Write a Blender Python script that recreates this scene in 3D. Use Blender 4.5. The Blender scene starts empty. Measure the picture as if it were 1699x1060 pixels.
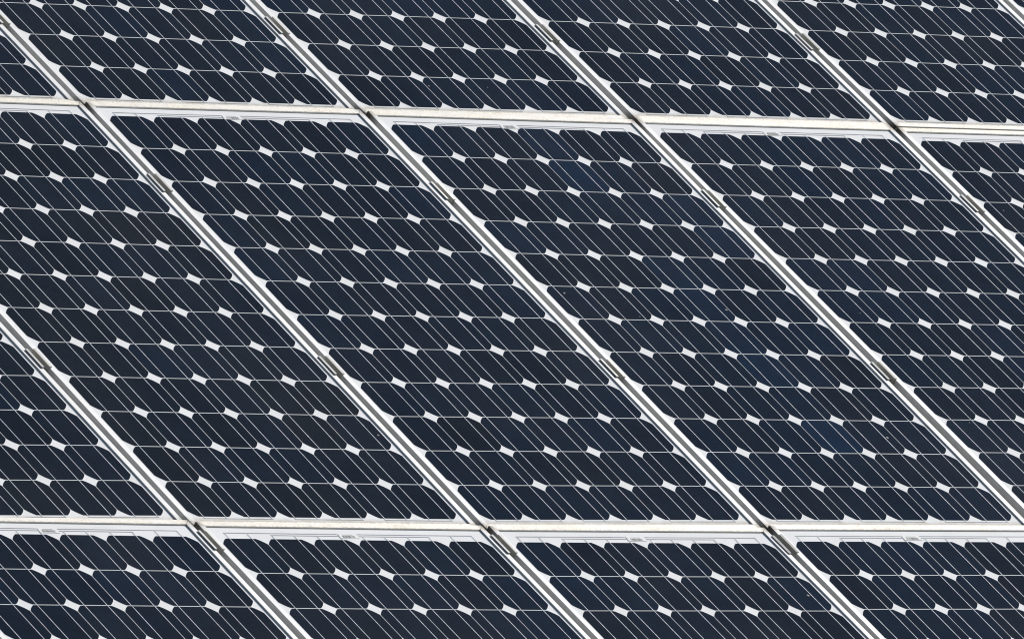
import bpy, bmesh, math, random
from mathutils import Matrix, Vector
random.seed(11)
scene = bpy.context.scene
COL = scene.collection

# ------------------------------------------------------------------ array frame
# array coordinates: u along a row, v down the slope, n into the surface (all metres)
TILT = math.radians(35.7)
ct, st = math.cos(TILT), math.sin(TILT)
ORIGIN = Vector((0, 0, 3.35))
A = Matrix(((1, 0, 0), (0, -ct, st), (0, -st, -ct)))          # columns: u, v, n in world axes
def W(u, v, n): return ORIGIN + A @ Vector((u, v, n))

# module layout (metres, module coordinates: origin = corner of the cell grid, z = outward)
P = 0.127; NC, NR = 6, 12
UL, UR, VT, VB = -0.0225, 0.7845, -0.0478, 1.5600
FW, FH = 0.015, 0.0165; FTOP = 0.0030; FDEP = 0.042              # width of side rails, of top and bottom rails

# ------------------------------------------------------------------ materials
def new_mat(name):
    m = bpy.data.materials.new(name); m.use_nodes = True
    nt = m.node_tree; nt.nodes.clear()
    out = nt.nodes.new('ShaderNodeOutputMaterial'); b = nt.nodes.new('ShaderNodeBsdfPrincipled')
    nt.links.new(b.outputs[0], out.inputs[0])
    return m, nt, b
def N(nt, t, **kw):
    n = nt.nodes.new(t)
    for k, v in kw.items():
        if hasattr(n, k): setattr(n, k, v)
        else: n.inputs[k].default_value = v
    return n
def L(nt, a, b): nt.links.new(a, b)
def ramp(nt, src, p0, p1, c0=(0, 0, 0, 1), c1=(1, 1, 1, 1)):
    r = nt.nodes.new('ShaderNodeValToRGB'); L(nt, src, r.inputs[0])
    r.color_ramp.elements[0].position = p0; r.color_ramp.elements[0].color = c0
    r.color_ramp.elements[1].position = p1; r.color_ramp.elements[1].color = c1
    return r
def mix(nt, fac, a, b, mode='MIX'):
    m = nt.nodes.new('ShaderNodeMix'); m.data_type = 'RGBA'; m.blend_type = mode
    for s, x in ((m.inputs[0], fac), (m.inputs[6], a), (m.inputs[7], b)):
        if hasattr(x, 'links'): L(nt, x, s)
        else: s.default_value = x
    return m.outputs[2]
def math_(nt, op, a, b=None, c=None):
    m = nt.nodes.new('ShaderNodeMath'); m.operation = op
    for s, x in zip(m.inputs, (a, b, c)):
        if x is None: continue
        if hasattr(x, 'links'): L(nt, x, s)
        else: s.default_value = x
    return m.outputs[0]
def shifted_coords(nt, amount=37.0):
    """object coordinates moved by a random amount per object, so copies do not repeat"""
    tc = N(nt, 'ShaderNodeTexCoord'); oi = N(nt, 'ShaderNodeObjectInfo')
    cx = N(nt, 'ShaderNodeCombineXYZ')
    L(nt, math_(nt, 'MULTIPLY', oi.outputs['Random'], amount), cx.inputs[0])
    L(nt, math_(nt, 'MULTIPLY', oi.outputs['Random'], amount * 1.7), cx.inputs[1])
    va = N(nt, 'ShaderNodeVectorMath', operation='ADD'); L(nt, tc.outputs['Object'], va.inputs[0]); L(nt, cx.outputs[0], va.inputs[1])
    return tc, oi, va.outputs[0]
COAT_W, COAT_R, COAT_IOR = 1.0, 0.04, 1.27

# silicon cell under glass
cell_m, nt, b = new_mat('silicon_cell')
tc, oi, vec = shifted_coords(nt)
n1 = N(nt, 'ShaderNodeTexNoise', Scale=14.0, Detail=3.0); L(nt, vec, n1.inputs['Vector'])
r1 = ramp(nt, n1.outputs[0], .3, .7, (.72, .74, .78, 1), (1.28, 1.26, 1.22, 1))
base = mix(nt, 1.0, oi.outputs['Color'], r1.outputs[0], 'MULTIPLY')
sx = N(nt, 'ShaderNodeSeparateXYZ'); L(nt, tc.outputs['Object'], sx.inputs[0])
fing = math_(nt, 'PINGPONG', sx.outputs['Y'], .0011)                      # fine collector fingers across the cell
fl = math_(nt, 'LESS_THAN', fing, .00007)
base = mix(nt, fl, base, (.07, .08, .095, 1))
n2 = N(nt, 'ShaderNodeTexNoise', Scale=900.0, Detail=1.0); L(nt, vec, n2.inputs['Vector'])   # thin film of dust
base = mix(nt, ramp(nt, n2.outputs[0], .55, .8, (0, 0, 0, 1), (.02, .02, .02, 1)).outputs[0], base, (.42, .40, .36, 1))
geo = N(nt, 'ShaderNodeNewGeometry')                                                       # uneven dusty haze dried on the glass
n3 = N(nt, 'ShaderNodeTexNoise', Scale=2.2, Detail=6.0, Roughness=.62); L(nt, geo.outputs['Position'], n3.inputs['Vector'])
base = mix(nt, ramp(nt, n3.outputs[0], .42, .72, (0, 0, 0, 1), (.022, .022, .022, 1)).outputs[0], base, (.40, .38, .35, 1))
vo = N(nt, 'ShaderNodeTexVoronoi', Scale=26.0); L(nt, vec, vo.inputs['Vector'])               # droppings and grit
sv = N(nt, 'ShaderNodeSeparateColor'); L(nt, vo.outputs['Color'], sv.inputs[0])
rad = math_(nt, 'MULTIPLY', math_(nt, 'MAXIMUM', math_(nt, 'SUBTRACT', sv.outputs[0], .92), 0.0), 1.1)
spot = math_(nt, 'LESS_THAN', vo.outputs['Distance'], rad)
spotc = mix(nt, sv.outputs[1], (.30, .24, .17, 1), (.75, .72, .66, 1))
base = mix(nt, math_(nt, 'MULTIPLY', spot, .8), base, spotc)
L(nt, base, b.inputs['Base Color'])
b.inputs['Roughness'].default_value = 1.0; b.inputs['Specular IOR Level'].default_value = 0.0
b.inputs['Coat Weight'].default_value = COAT_W; b.inputs['Coat Roughness'].default_value = COAT_R; b.inputs['Coat IOR'].default_value = COAT_IOR

# white backsheet under glass, with dust collected along the lower edge
back_m, nt, b = new_mat('white_backsheet')
tc, oi, vec = shifted_coords(nt)
n1 = N(nt, 'ShaderNodeTexNoise', Scale=9.0, Detail=5.0); L(nt, vec, n1.inputs['Vector'])
c = mix(nt, ramp(nt, n1.outputs[0], .3, .75).outputs[0], (.85, .86, .88, 1), (.77, .775, .78, 1))
sx = N(nt, 'ShaderNodeSeparateXYZ'); L(nt, tc.outputs['Object'], sx.inputs[0])
n2 = N(nt, 'ShaderNodeTexNoise', Scale=28.0, Detail=4.0); L(nt, vec, n2.inputs['Vector'])
yy = math_(nt, 'ADD', sx.outputs['Y'], math_(nt, 'MULTIPLY', math_(nt, 'SUBTRACT', n2.outputs[0], .5), .022))
mr = N(nt, 'ShaderNodeMapRange'); L(nt, yy, mr.inputs[0]); mr.inputs[1].default_value = -(NR * P) + .001; mr.inputs[2].default_value = -(NR * P) - .019
n3 = N(nt, 'ShaderNodeTexNoise', Scale=160.0, Detail=3.0); L(nt, vec, n3.inputs['Vector'])
amt = math_(nt, 'MULTIPLY', mr.outputs[0], ramp(nt, n3.outputs[0], .25, .6, (.6, .6, .6, 1), (1, 1, 1, 1)).outputs[0])
c = mix(nt, amt, c, (.50, .45, .36, 1))
L(nt, c, b.inputs['Base Color'])
b.inputs['Roughness'].default_value = .6; b.inputs['Specular IOR Level'].default_value = .2
b.inputs['Coat Weight'].default_value = COAT_W; b.inputs['Coat Roughness'].default_value = COAT_R; b.inputs['Coat IOR'].default_value = COAT_IOR

# anodised aluminium frames: dull metal with scratches and dirt on the horizontal rails
def alu(name, col, rough, metal, dirt, rails=False):
    m, nt, b = new_mat(name)
    tc, oi, vec = shifted_coords(nt)
    n1 = N(nt, 'ShaderNodeTexNoise', Scale=45.0, Detail=5.0); L(nt, vec, n1.inputs['Vector'])
    c = mix(nt, ramp(nt, n1.outputs[0], .3, .72).outputs[0], col, tuple(x * .86 for x in col[:3]) + (1,))
    n2 = N(nt, 'ShaderNodeTexNoise', Scale=260.0, Detail=3.0); L(nt, vec, n2.inputs['Vector'])
    n3 = N(nt, 'ShaderNodeTexNoise', Scale=7.0, Detail=3.0); L(nt, vec, n3.inputs['Vector'])
    gate = ramp(nt, n3.outputs[0], .38, .68)
    spk = ramp(nt, n2.outputs[0], .54, .66)
    amt = math_(nt, 'MULTIPLY', math_(nt, 'MULTIPLY', gate.outputs[0], spk.outputs[0]), dirt)
    if rails:                                     # horizontal rails hold more dirt; at the corners, crossing shade is painted in with the dirt
        sx = N(nt, 'ShaderNodeSeparateXYZ'); L(nt, tc.outputs['Object'], sx.inputs[0])
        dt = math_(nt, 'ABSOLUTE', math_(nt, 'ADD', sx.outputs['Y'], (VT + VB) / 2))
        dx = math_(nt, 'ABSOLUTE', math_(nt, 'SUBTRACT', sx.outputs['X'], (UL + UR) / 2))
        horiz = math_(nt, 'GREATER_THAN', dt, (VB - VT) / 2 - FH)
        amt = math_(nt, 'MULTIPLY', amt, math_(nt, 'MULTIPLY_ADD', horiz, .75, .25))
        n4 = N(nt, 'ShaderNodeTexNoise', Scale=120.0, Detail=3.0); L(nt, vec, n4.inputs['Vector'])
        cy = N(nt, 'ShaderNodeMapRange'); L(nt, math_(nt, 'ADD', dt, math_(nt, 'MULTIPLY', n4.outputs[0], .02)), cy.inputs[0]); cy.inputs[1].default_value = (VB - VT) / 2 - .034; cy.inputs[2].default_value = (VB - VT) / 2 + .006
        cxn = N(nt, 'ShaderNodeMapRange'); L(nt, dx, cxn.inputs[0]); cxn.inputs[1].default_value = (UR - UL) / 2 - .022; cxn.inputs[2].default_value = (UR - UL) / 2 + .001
        shade_grime = math_(nt, 'MULTIPLY', cy.outputs[0], math_(nt, 'POWER', cxn.outputs[0], 1.5))
        film = math_(nt, 'MULTIPLY', horiz, ramp(nt, n3.outputs[0], .3, .7, (.15, .15, .15, 1), (.5, .5, .5, 1)).outputs[0])
        c = mix(nt, film, c, (.70, .63, .48, 1))                                    # cream film of dust on the horizontal rails
        n5 = N(nt, 'ShaderNodeTexNoise', Scale=190.0, Detail=4.0); L(nt, vec, n5.inputs['Vector'])
        inner = math_(nt, 'SUBTRACT', dt, (VB - VT) / 2 - FH)                       # dirt creeping over the inner edge
        edge = math_(nt, 'MULTIPLY', horiz, math_(nt, 'LESS_THAN', inner, math_(nt, 'MULTIPLY', math_(nt, 'SUBTRACT', n5.outputs[0], .38), .016)))
        c = mix(nt, math_(nt, 'MULTIPLY', edge, .45), c, (.30, .22, .13, 1))
        c = mix(nt, math_(nt, 'MULTIPLY', shade_grime, .9), c, (.035, .03, .025, 1))  # near-black corners: painted shade of the gaps together with dirt
        amt = math_(nt, 'MAXIMUM', amt, 0.0)
    c = mix(nt, amt, c, (.42, .35, .25, 1))
    L(nt, c, b.inputs['Base Color'])
    L(nt, ramp(nt, n1.outputs[0], .2, .8, (rough - .05,) * 3 + (1,), (rough + .08,) * 3 + (1,)).outputs[0], b.inputs['Roughness'])
    L(nt, math_(nt, 'MULTIPLY', math_(nt, 'SUBTRACT', 1.0, amt), metal), b.inputs['Metallic'])
    return m
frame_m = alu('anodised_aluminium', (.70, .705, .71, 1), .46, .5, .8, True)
clamp_m = alu('mill_aluminium', (.55, .55, .53, 1), .45, .6, .3)
rail_m = alu('galvanised_rail', (.5, .5, .5, 1), .5, .8, .3)

# tinned copper ribbons, busbars
ribbon_m, nt, b = new_mat('tinned_ribbon')
tc, oi, vec = shifted_coords(nt)
n1 = N(nt, 'ShaderNodeTexNoise', Scale=60.0, Detail=4.0); L(nt, vec, n1.inputs['Vector'])
n2 = N(nt, 'ShaderNodeTexNoise', Scale=210.0, Detail=1.0); L(nt, vec, n2.inputs['Vector'])
L(nt, mix(nt, ramp(nt, n2.outputs[0], .70, .74).outputs[0], ramp(nt, n1.outputs[0], .35, .72, (.46, .485, .53, 1), (.80, .83, .88, 1)).outputs[0], (.95, .95, .95, 1)), b.inputs['Base Color'])   # a few bright solder spots
b.inputs['Metallic'].default_value = .25; b.inputs['Roughness'].default_value = .45
b.inputs['Coat Weight'].default_value = COAT_W; b.inputs['Coat Roughness'].default_value = COAT_R; b.inputs['Coat IOR'].default_value = COAT_IOR
bus_m, nt, b = new_mat('tinned_busbar')
tc, oi, vec = shifted_coords(nt)
n1 = N(nt, 'ShaderNodeTexNoise', Scale=18.0, Detail=3.0); L(nt, vec, n1.inputs['Vector'])
L(nt, ramp(nt, n1.outputs[0], .3, .7, (.22, .24, .27, 1), (.36, .38, .42, 1)).outputs[0], b.inputs['Base Color'])
b.inputs['Metallic'].default_value = .3; b.inputs['Roughness'].default_value = .4
b.inputs['Coat Weight'].default_value = COAT_W; b.inputs['Coat Roughness'].default_value = COAT_R; b.inputs['Coat IOR'].default_value = COAT_IOR
def plain(name, col, rough=.6, coat=True):
    m, nt, b = new_mat(name)
    tc, oi, vec = shifted_coords(nt)
    n1 = N(nt, 'ShaderNodeTexNoise', Scale=40.0, Detail=3.0); L(nt, vec, n1.inputs['Vector'])
    L(nt, mix(nt, n1.outputs[0], col, tuple(x * .9 for x in col[:3]) + (1,)), b.inputs['Base Color'])
    b.inputs['Roughness'].default_value = rough
    if coat:
        b.inputs['Coat Weight'].default_value = COAT_W; b.inputs['Coat Roughness'].default_value = COAT_R; b.inputs['Coat IOR'].default_value = COAT_IOR
    return m
paper_m = plain('label_paper', (.82, .83, .82, 1))
ink_m = plain('black_ink', (.16, .16, .16, 1))
steel_m = plain('dark_bolt', (.12, .12, .12, 1), .4, False)
ground_m, nt, b = new_mat('dry_grass')
tc = N(nt, 'ShaderNodeTexCoord')
n1 = N(nt, 'ShaderNodeTexNoise', Scale=1.3, Detail=8.0); L(nt, tc.outputs['Object'], n1.inputs['Vector'])
L(nt, ramp(nt, n1.outputs[0], .3, .7, (.06, .075, .03, 1), (.15, .13, .07, 1)).outputs[0], b.inputs['Base Color']); b.inputs['Roughness'].default_value = 1.0

# ------------------------------------------------------------------ meshes (module coordinates x = u, y = -v, z outward)
def mesh_of(bm, name, *mats):
    bmesh.ops.recalc_face_normals(bm, faces=bm.faces[:])
    me = bpy.data.meshes.new(name); bm.to_mesh(me); bm.free()
    for m in mats: me.materials.append(m)
    return me
def box(bm, x0, x1, y0, y1, z0, z1, mi=0):
    vs = [bm.verts.new(p) for p in ((x0, y0, z0), (x1, y0, z0), (x1, y1, z0), (x0, y1, z0), (x0, y0, z1), (x1, y0, z1), (x1, y1, z1), (x0, y1, z1))]
    for f in ((0, 3, 2, 1), (4, 5, 6, 7), (0, 1, 5, 4), (1, 2, 6, 5), (2, 3, 7, 6), (3, 0, 4, 7)):
        bm.faces.new([vs[i] for i in f]).material_index = mi
    return vs
def sweep(bm, a, b_, inward, prof, ratio, gap=.0005):
    """frame rail from corner a to b with profile points (distance inward, z) and mitred ends"""
    d = (b_ - a).normalized()
    rings = []
    for end, s in ((a, 1), (b_, -1)):
        ring = []
        for w, z in prof:
            p = end + inward * w + d * (s * (w * ratio + gap))
            ring.append(bm.verts.new((p.x, p.y, z)))
        rings.append(ring)
    n = len(prof)
    for i in range(n):
        bm.faces.new((rings[0][i], rings[0][(i + 1) % n], rings[1][(i + 1) % n], rings[1][i]))
    bm.faces.new(rings[0]); bm.faces.new(list(reversed(rings[1])))
def rail_profile(w):
    ch = .0006
    return [(0, -FDEP), (0, FTOP - ch), (ch, FTOP), (w - ch, FTOP), (w, FTOP - ch), (w, -.006), (.0028, -.006), (.0028, -FDEP + .0026), (.028, -FDEP + .0026), (.028, -FDEP)]
def frame_mesh():
    bm = bmesh.new()
    c = [Vector((UL, -VT)), Vector((UR, -VT)), Vector((UR, -VB)), Vector((UL, -VB))]
    inw = [Vector((0, -1)), Vector((-1, 0)), Vector((0, 1)), Vector((1, 0))]
    for i in range(4):
        own, other = (FH, FW) if i % 2 == 0 else (FW, FH)
        sweep(bm, c[i], c[(i + 1) % 4], inw[i], rail_profile(own), other / own)
    return mesh_of(bm, 'frame', frame_m)
def backsheet_mesh():
    bm = bmesh.new(); e = .0032
    box(bm, UL + e, UR - e, -VB + e, -VT - e, -.0045, -.0006)
    return mesh_of(bm, 'backsheet', back_m)
def cell_mesh():
    bm = bmesh.new(); h = .0620; R = .0748
    a = math.acos(h / R); pts = []
    for q in range(4):
        for k in range(9):
            t = a + (math.pi / 2 - 2 * a) * k / 8 + q * math.pi / 2
            pts.append((R * math.cos(t), R * math.sin(t)))
    top = [bm.verts.new((x, y, 0)) for x, y in pts]; bot = [bm.verts.new((x, y, -.0004)) for x, y in pts]
    bm.faces.new(top); bm.faces.new(list(reversed(bot)))
    for i in range(len(pts)): bm.faces.new((top[i], bot[i], bot[(i + 1) % len(pts)], top[(i + 1) % len(pts)]))
    return mesh_of(bm, 'solar_cell', cell_m)
RW = .00085
def ribbon_mesh(y_top, rnd):
    """flat ribbon along one column of cells, kinked slightly where it dips between cells"""
    bm = bmesh.new(); prev = None
    ys = [(y_top, .0001)]
    for r in range(NR):
        ys += [(-(r * P + .004), .0004), (-(r * P + .123), .0004), (-((r + 1) * P), .0001)]
    ys[-1] = (-(NR * P) - .0055, .0001)
    for y, z in ys:
        x = rnd.uniform(-.00035, .00035)
        ring = [bm.verts.new((x + sx, y, z + dz)) for sx, dz in ((-RW, -.00025), (RW, -.00025), (RW, 0), (-RW, 0))]
        if prev:
            for i in range(4): bm.faces.new((prev[i], prev[(i + 1) % 4], ring[(i + 1) % 4], ring[i]))
        else: bm.faces.new(ring)
        prev = ring
    bm.faces.new(prev)
    return mesh_of(bm, 'ribbon', ribbon_m)
def bar_mesh(x0, x1, v, w=.0022):
    bm = bmesh.new(); box(bm, x0, x1, -v - w / 2, -v + w / 2, -.0006, -.0001); return mesh_of(bm, 'busbar', bus_m)
def label_mesh(rnd):
    bm = bmesh.new()
    box(bm, .349, .401, -.0035, .0125, -.0006, .0004)
    me = mesh_of(bm, 'barcode_label', paper_m); return me
def ink_mesh(rnd):
    bm = bmesh.new(); x = .3565
    while x < .392:
        w = rnd.choice((.0005, .0005, .0009, .0013)); box(bm, x, x + w, -.0016, .0058, .0004, .00055); x += w + rnd.choice((.0006, .0008, .0014))
    x = .360
    while x < .388:
        box(bm, x, x + .0012, .0078, .0098, .0004, .00055); x += .0021
    return mesh_of(bm, 'barcode', ink_m)

frame_me, back_me, cell_me = frame_mesh(), backsheet_mesh(), cell_mesh()
rr = random.Random(5)
RIB_X = (.0325, .0945)
V_OUT, V_IN = -.0115, -.0045
ribbon_mes = {(o, b): [ribbon_mesh((.0125 if o else .0055) + (.008 if b else 0), rr) for _ in range(3)] for o in (True, False) for b in (True, False)}
RIGHT_IN = 4 * P + .0975
bars = [bar_mesh(.0305, .346, V_OUT), bar_mesh(P + .0305, .346, V_IN), bar_mesh(.404, 5 * P + .0965, V_OUT), bar_mesh(.404, RIGHT_IN, V_IN)]
bars_low = [bar_mesh(2 * k * P + .0305, (2 * k + 1) * P + .0965, NR * P + .0055, .0018) for k in range(3)]
label_me = label_mesh(rr); ink_mes = [ink_mesh(rr) for _ in range(4)]

# ------------------------------------------------------------------ objects
def link(name, me, parent=None, loc=(0, 0, 0)):
    o = bpy.data.objects.new(name, me); COL.objects.link(o)
    if parent: o.parent = parent
    o.location = loc
    return o
def tag(o, label=None, cat=None, group=None, kind=None):
    for k, v in (('label', label), ('category', cat), ('group', group), ('kind', kind)):
        if v: o[k] = v
    return o

# each module: corner of the cell grid and axis directions in array coordinates (the array is not perfectly flat)
MODS = {
 "A1": [[0.00746, -1.61342, 0.02352], [0.999999, -0.000606, -0.001067], [0.0006, 0.999984, -0.005547], [0.001071, 0.005546, 0.999984]],
 "A2": [[0.83274, -1.61334, 0.02486], [0.99998, 0.000614, -0.006244], [-0.000661, 0.999972, -0.007506], [0.006239, 0.00751, 0.999952]],
 "A3": [[1.65605, -1.61243, 0.02078], [0.999995, -0.002746, -0.001379], [0.002734, 0.99996, -0.008559], [0.001403, 0.008555, 0.999962]],
 "A4": [[2.48226, -1.61086, 0.02447], [0.999997, 0.000546, -0.002206], [-0.000576, 0.999905, -0.013756], [0.002199, 0.013757, 0.999903]],
 "B0": [[-1.65161, 1.6095, -0.02137], [0.999955, 0.00388, 0.008644], [-0.00379, 0.999939, -0.010396], [-0.008684, 0.010363, 0.999909]],
 "B1": [[-0.82615, 1.61689, -0.01374], [0.999964, 0.001145, 0.00844], [-0.001021, 0.999892, -0.014647], [-0.008455, 0.014638, 0.999857]],
 "B2": [[-0.00083, 1.61974, -0.00773], [0.999997, 0.000452, 0.002526], [-0.000417, 0.999903, -0.013906], [-0.002532, 0.013905, 0.9999]],
 "B3": [[0.82212, 1.61523, -0.00819], [1.0, 0.000271, 0.000317], [-0.000268, 0.999973, -0.007385], [-0.000319, 0.007385, 0.999973]],
 "M-1": [[-1.65042, -0.00103, -0.00015], [0.999999, -0.00115, -0.000779], [0.001149, 0.999999, -0.001215], [0.00078, 0.001214, 0.999999]],
 "M0": [[-0.8248, -0.00056, -0.00419], [0.999981, -0.000237, 0.006196], [0.000226, 0.999998, 0.001726], [-0.006196, -0.001725, 0.999979]],
 "M1": [[-0.00297, 0.00167, 3e-05], [0.999998, -0.001514, -0.001309], [0.001516, 0.999998, 0.001454], [0.001307, -0.001456, 0.999998]],
 "M2": [[0.82792, -0.0003, 0.00136], [0.999994, 0.00309, -0.001495], [-0.003091, 0.999995, -0.000626], [0.001493, 0.000631, 0.999999]],
 "M3": [[1.65138, -0.00171, 0.00188], [0.999999, -0.001199, -0.000655], [0.001196, 0.99999, -0.004306], [0.00066, 0.004305, 0.999991]],
 "M4": [[2.47641, 0.00089, 0.0009], [0.999999, -0.001199, -0.000655], [0.001196, 0.99999, -0.004306], [0.00066, 0.004305, 0.999991]],
}
MODS["A0"] = [[-0.8181, -1.6135, 0.0236]] + MODS["A1"][1:]
MODS["A5"] = [[3.3077, -1.6105, 0.0222]] + MODS["A4"][1:]
def mod_matrix(k):
    o, eu, ev, en = [Vector(x) for x in MODS[k]]
    ex, ey, ez = A @ eu, A @ (-ev), A @ (-en)
    m = Matrix((ex, ey, ez)).transposed().to_4x4(); m.translation = W(*o)
    return m
LABELS = {
 'A1': 'upper row solar panel beside the top left triangle panel, its top cut off',
 'A3': 'upper row solar panel directly above the middle row panel right of the bluer one',
 'A4': 'large piece of upper row solar panel in the top right corner',
 'M3': 'middle row solar panel right of the one with bluer cells, lower corner cut off',
 'A2': 'upper row solar panel directly above the panel with a column of bluer cells',
 'B2': 'lower row solar panel below the complete evenly dark panel, second from the right',
 'B1': 'lower row solar panel second from the left, cut by the bottom edge',
 'M0': 'middle row solar panel at the left edge, complete but for its upper left corner',
 'B0': 'lower row solar panel in the bottom left corner, its left side cut off',
 'B3': 'lower row solar panel in the bottom right corner of the photo',
 'A0': 'white framed solar panel at the top left corner, only a triangle of cells showing',
 'M-1': 'leftmost middle row solar panel, only its lower right corner inside the photo',
 'M4': 'rightmost middle row solar panel, only its upper left cells inside the photo',
 'A5': 'sliver of solar panel in the extreme top right corner beyond a bright frame',
 'M1': 'complete middle row solar panel left of centre with evenly dark navy cells',
 'M2': 'complete middle row solar panel right of centre with a column of bluer cells',
}
BLUE = {'M2': {(3, 0): .6, (3, 1): .75, (3, 2): .35, (3, 4): .6, (3, 5): .5, (3, 6): .45, (3, 7): .7, (3, 8): .25, (3, 9): 1.0, (5, 2): .5, (5, 3): .65, (2, 9): .12},
        'A1': {(5, 8): .35, (5, 9): .3}, 'B2': {(5, 1): .3}, 'B3': {(1, 0): .3, (2, 0): .3, (3, 1): .25, (1, 1): .2}, 'M1': {(5, 4): .25, (5, 5): .3, (4, 6): .2}}
DARK, NAVY = Vector((.0026, .0058, .0102)), Vector((.0008, .0068, .0190))
BLUEC = Vector((.0015, .0150, .044))
# the cell grid does not sit at the same place in every frame: frame offset up the slope
FRAME_SHIFT = {k: .008 for k in ('B0', 'B1', 'B2', 'B3')} | {k: .004 for k in ('A0', 'A1', 'A2', 'A3', 'A4', 'A5')} | {'M3': .002, 'M2': -.001}
def make_module(key):
    root = bpy.data.objects.new('solar_panel', None); COL.objects.link(root)
    root.empty_display_size = .1; root.matrix_world = mod_matrix(key)
    tag(root, LABELS[key], 'solar panel', 'solar panels of the sloping array')
    rnd = random.Random(key)
    tone = {'M0': -.25, 'M-1': -.25, 'A1': -.1, 'M2': .15, 'M3': .15, 'B0': .1}.get(key, 0)
    sh = (0, FRAME_SHIFT.get(key, 0), 0)
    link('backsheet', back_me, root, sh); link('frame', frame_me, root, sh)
    for r in range(NR):
        for c in range(NC):
            o = link('solar_cell', cell_me, root, ((c + .5) * P, -(r + .5) * P, 0))
            t = rnd.random() * .8 + .1
            col = DARK.lerp(NAVY, t + tone) * rnd.uniform(.72, 1.22)
            bl = BLUE.get(key, {}).get((c, r), 0)
            if bl: col = col.lerp(BLUEC, bl * .72)
            if bl > .5: o['label'] = 'bluer solar cell'
            o.color = (col.x, col.y, col.z, 1)
    for c in range(NC):
        for k, x in enumerate(RIB_X):
            outer = c in (0, 5)
            link('ribbon', rnd.choice(ribbon_mes[(outer, key[0] == 'B')]), root, (c * P + x, 0, 0))
    for me in bars: link('busbar', me, root, sh)
    for me in bars_low: link('busbar', me, root)
    lab = link('barcode_label', label_me, root, sh); link('barcode', rnd.choice(ink_mes), lab)
    return root
for k in LABELS: make_module(k)

# ------------------------------------------------------------------ clamps: folded channel gripping both neighbouring frames
def clamp_mesh():
    bm = bmesh.new(); T = .0030; z0 = FTOP + .0006; Lh = .0335
    g = .0087; fl = .0137; dep = -.030; t = .0013                           # half channel, flange reach, channel depth, wall thickness
    prof = [(-fl, z0), (-g, z0), (-g, dep), (g, dep), (g, z0), (fl, z0), (fl, z0 + T), (g - t, z0 + T), (g - t, dep + t), (-g + t, dep + t), (-g + t, z0 + T), (-fl, z0 + T)]
    prof = [(x, z) for x, z in prof]
    ends = []
    for y in (-Lh, Lh): ends.append([bm.verts.new((x, y, z)) for x, z in prof])
    n = len(prof)
    for i in range(n): bm.faces.new((ends[0][i], ends[0][(i + 1) % n], ends[1][(i + 1) % n], ends[1][i]))
    # end caps as quads: flange, wall, floor, wall, flange
    for e in ends:
        for q in ((0, 1, 10, 11), (1, 2, 9, 10), (2, 3, 8, 9), (3, 4, 7, 8), (4, 5, 6, 7)): bm.faces.new([e[i] for i in q])
    me = mesh_of(bm, 'clamp', clamp_m)
    bm = bmesh.new(); bmesh.ops.create_cone(bm, cap_ends=True, segments=16, radius1=.0036, radius2=.0036, depth=.008, matrix=Matrix.Translation((0, 0, dep + T + .004)))
    return me, mesh_of(bm, 'bolt', steel_m)
clamp_me, bolt_me = clamp_mesh()
def at_seam(left, right, v_end):
    """centre of the gap between two neighbouring modules, in world space with the right module's axes"""
    ml, mr_ = mod_matrix(left), mod_matrix(right)
    y = -(v_end - .0335)
    pr = mr_ @ Vector((UL, y, 0))
    inv = ml.inverted(); q = inv @ pr; pl = ml @ Vector((UR, q.y, 0))
    ex = (pr - pl).normalized(); ez = (ml.col[2].to_3d() + mr_.col[2].to_3d()).normalized()
    ey = ez.cross(ex).normalized(); ez = ex.cross(ey)
    m = Matrix((ex, ey, ez)).transposed().to_4x4(); m.translation = (pl + pr) / 2
    return m
UPR = 'upper'
CL = [
 ('M0', 'M1', .302, 'upper clamp along the left edge of the complete evenly dark panel'),
 ('M1', 'M2', .309, 'grey clamp on the left edge of the panel with bluer cells, nearer the upper seam'),
 ('M2', 'M3', .312, 'grey clamp on the right edge of the panel with bluer cells, nearer the upper seam'),
 ('M3', 'M4', .302, 'grey clamp on the left edge of the rightmost middle row panel'),
 ('M-1', 'M0', .992, 'grey clamp at the left edge of the photo on the middle row seam'),
 ('M0', 'M1', .994, 'lower clamp along the left edge of the complete evenly dark panel'),
 ('M1', 'M2', .994, 'grey clamp on the left edge of the panel with bluer cells, halfway down the seam'),
 ('M2', 'M3', .993, 'grey clamp on the right edge of the panel with bluer cells, halfway down the seam'),
 ('B0', 'B1', .050, 'leftmost of the three clamps just below the lower horizontal seam'),
 ('B1', 'B2', .049, 'middle of the three clamps just below the lower horizontal seam'),
 ('B2', 'B3', .051, 'rightmost of the three clamps just below the lower horizontal seam'),
 ('A0', 'A1', 1.240, 'grey clamp cut by the left photo edge in the upper panel row'),
 ('A1', 'A2', 1.239, 'grey clamp near the top edge in the upper row, second from the left'),
 ('A2', 'A3', 1.236, 'grey clamp near the top edge in the upper row, second from the right'),
 ('A3', 'A4', 1.234, 'rightmost grey clamp near the top edge in the upper panel row'),
]
for l, r, v, lab in CL:
    o = link('panel_clamp', clamp_me); o.matrix_world = at_seam(l, r, v)
    tag(o, lab, 'clamp', 'clamps holding neighbouring panels')
    link('bolt', bolt_me, o)

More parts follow.
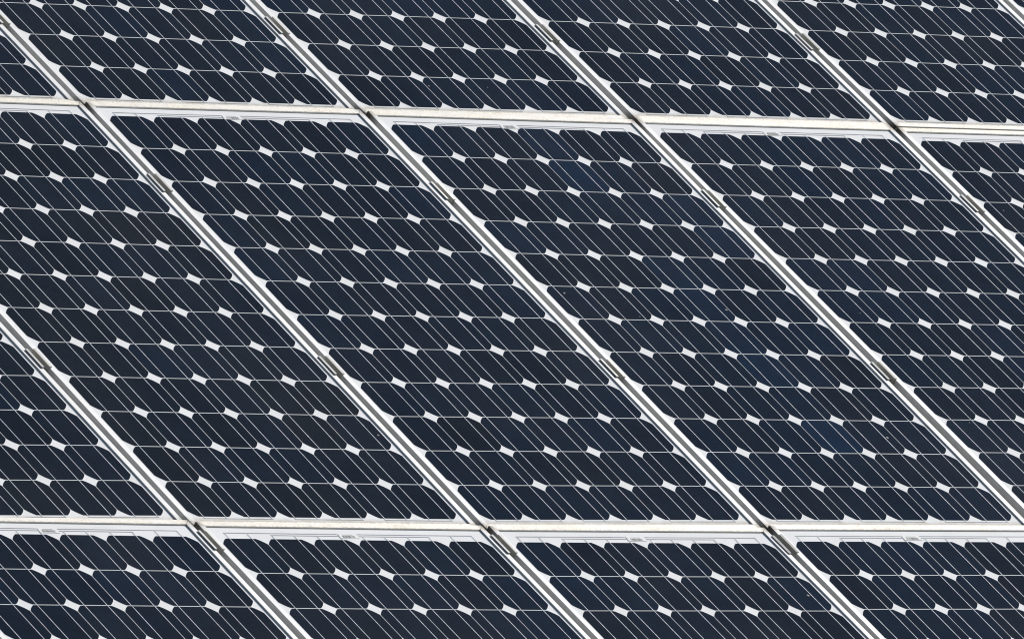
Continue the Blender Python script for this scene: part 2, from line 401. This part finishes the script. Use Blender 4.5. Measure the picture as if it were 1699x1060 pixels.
# ------------------------------------------------------------------ what carries the array, and the ground
for v in (-.409, .27, .96, 1.635):
    bm = bmesh.new(); box(bm, -1.75, 4.2, -.02, .02, -.05, 0)
    o = link('mounting_rail', mesh_of(bm, 'mounting_rail', rail_m))
    n = FDEP + .03 if v < 0 else (FDEP + .016 if v < 1.6 else FDEP + .012)
    m = Matrix((A.col[0], -A.col[1], -A.col[2])).transposed().to_4x4(); m.translation = W(0, v, n); o.matrix_world = m
    tag(o, 'aluminium rail hidden under the panels where their clamps are bolted', 'rail', 'rails under the panels')
bm = bmesh.new(); bmesh.ops.create_grid(bm, x_segments=2, y_segments=2, size=1500)
tag(link('ground', mesh_of(bm, 'ground', ground_m)), kind='structure')

# ------------------------------------------------------------------ camera
RC = Matrix(((0.738654616643979, 0.5475491033502611, -0.39316578784383255), (0.01292405480751968, 0.5716484151242515, 0.8203968907140395), (0.673960181403819, -0.6110712469968265, 0.4151741863072351)))
cx, cy, cz = (A @ Vector(RC[i]) for i in range(3))                        # image right, image down, view direction
cam = bpy.data.cameras.new('camera'); co = bpy.data.objects.new('camera', cam); COL.objects.link(co)
m = Matrix((cx, -cy, -cz)).transposed().to_4x4(); m.translation = W(-19.04805414813528, 18.61928127626324, -12.12673794360677)
co.matrix_world = m
cam.sensor_width = 36; cam.lens = 22108.81474 / 1699 * 36; cam.clip_start = .5; cam.clip_end = 5000
scene.camera = co

# ------------------------------------------------------------------ light
s_arr = Vector((1.4, -.5, -1.0)).normalized()                             # towards the sun, array axes
s = (A @ s_arr).normalized()
sun = bpy.data.lights.new('sun', 'SUN'); sun.energy = 4.6; sun.angle = math.radians(.53); sun.color = (1, .965, .915)
so = bpy.data.objects.new('sun', sun); COL.objects.link(so); so.rotation_euler = s.to_track_quat('Z', 'Y').to_euler()
w = bpy.data.worlds.new('World'); scene.world = w; w.use_nodes = True; nt = w.node_tree
bg = nt.nodes['Background']; sky = nt.nodes.new('ShaderNodeTexSky'); sky.sky_type = 'NISHITA'; sky.sun_disc = False
sky.sun_elevation = math.asin(s.z); sky.sun_rotation = math.atan2(s.x, s.y)
sky.air_density = 1.0; sky.dust_density = 0.3; sky.ozone_density = 1.0
nt.links.new(sky.outputs[0], bg.inputs[0]); bg.inputs[1].default_value = .05
vs = scene.view_settings; vs.view_transform = 'Standard'; vs.look = 'None'; vs.exposure = 0.06; vs.gamma = 1
try: vs.use_curve_mapping = False
except Exception: pass
scene.cycles.filter_width = 1.1
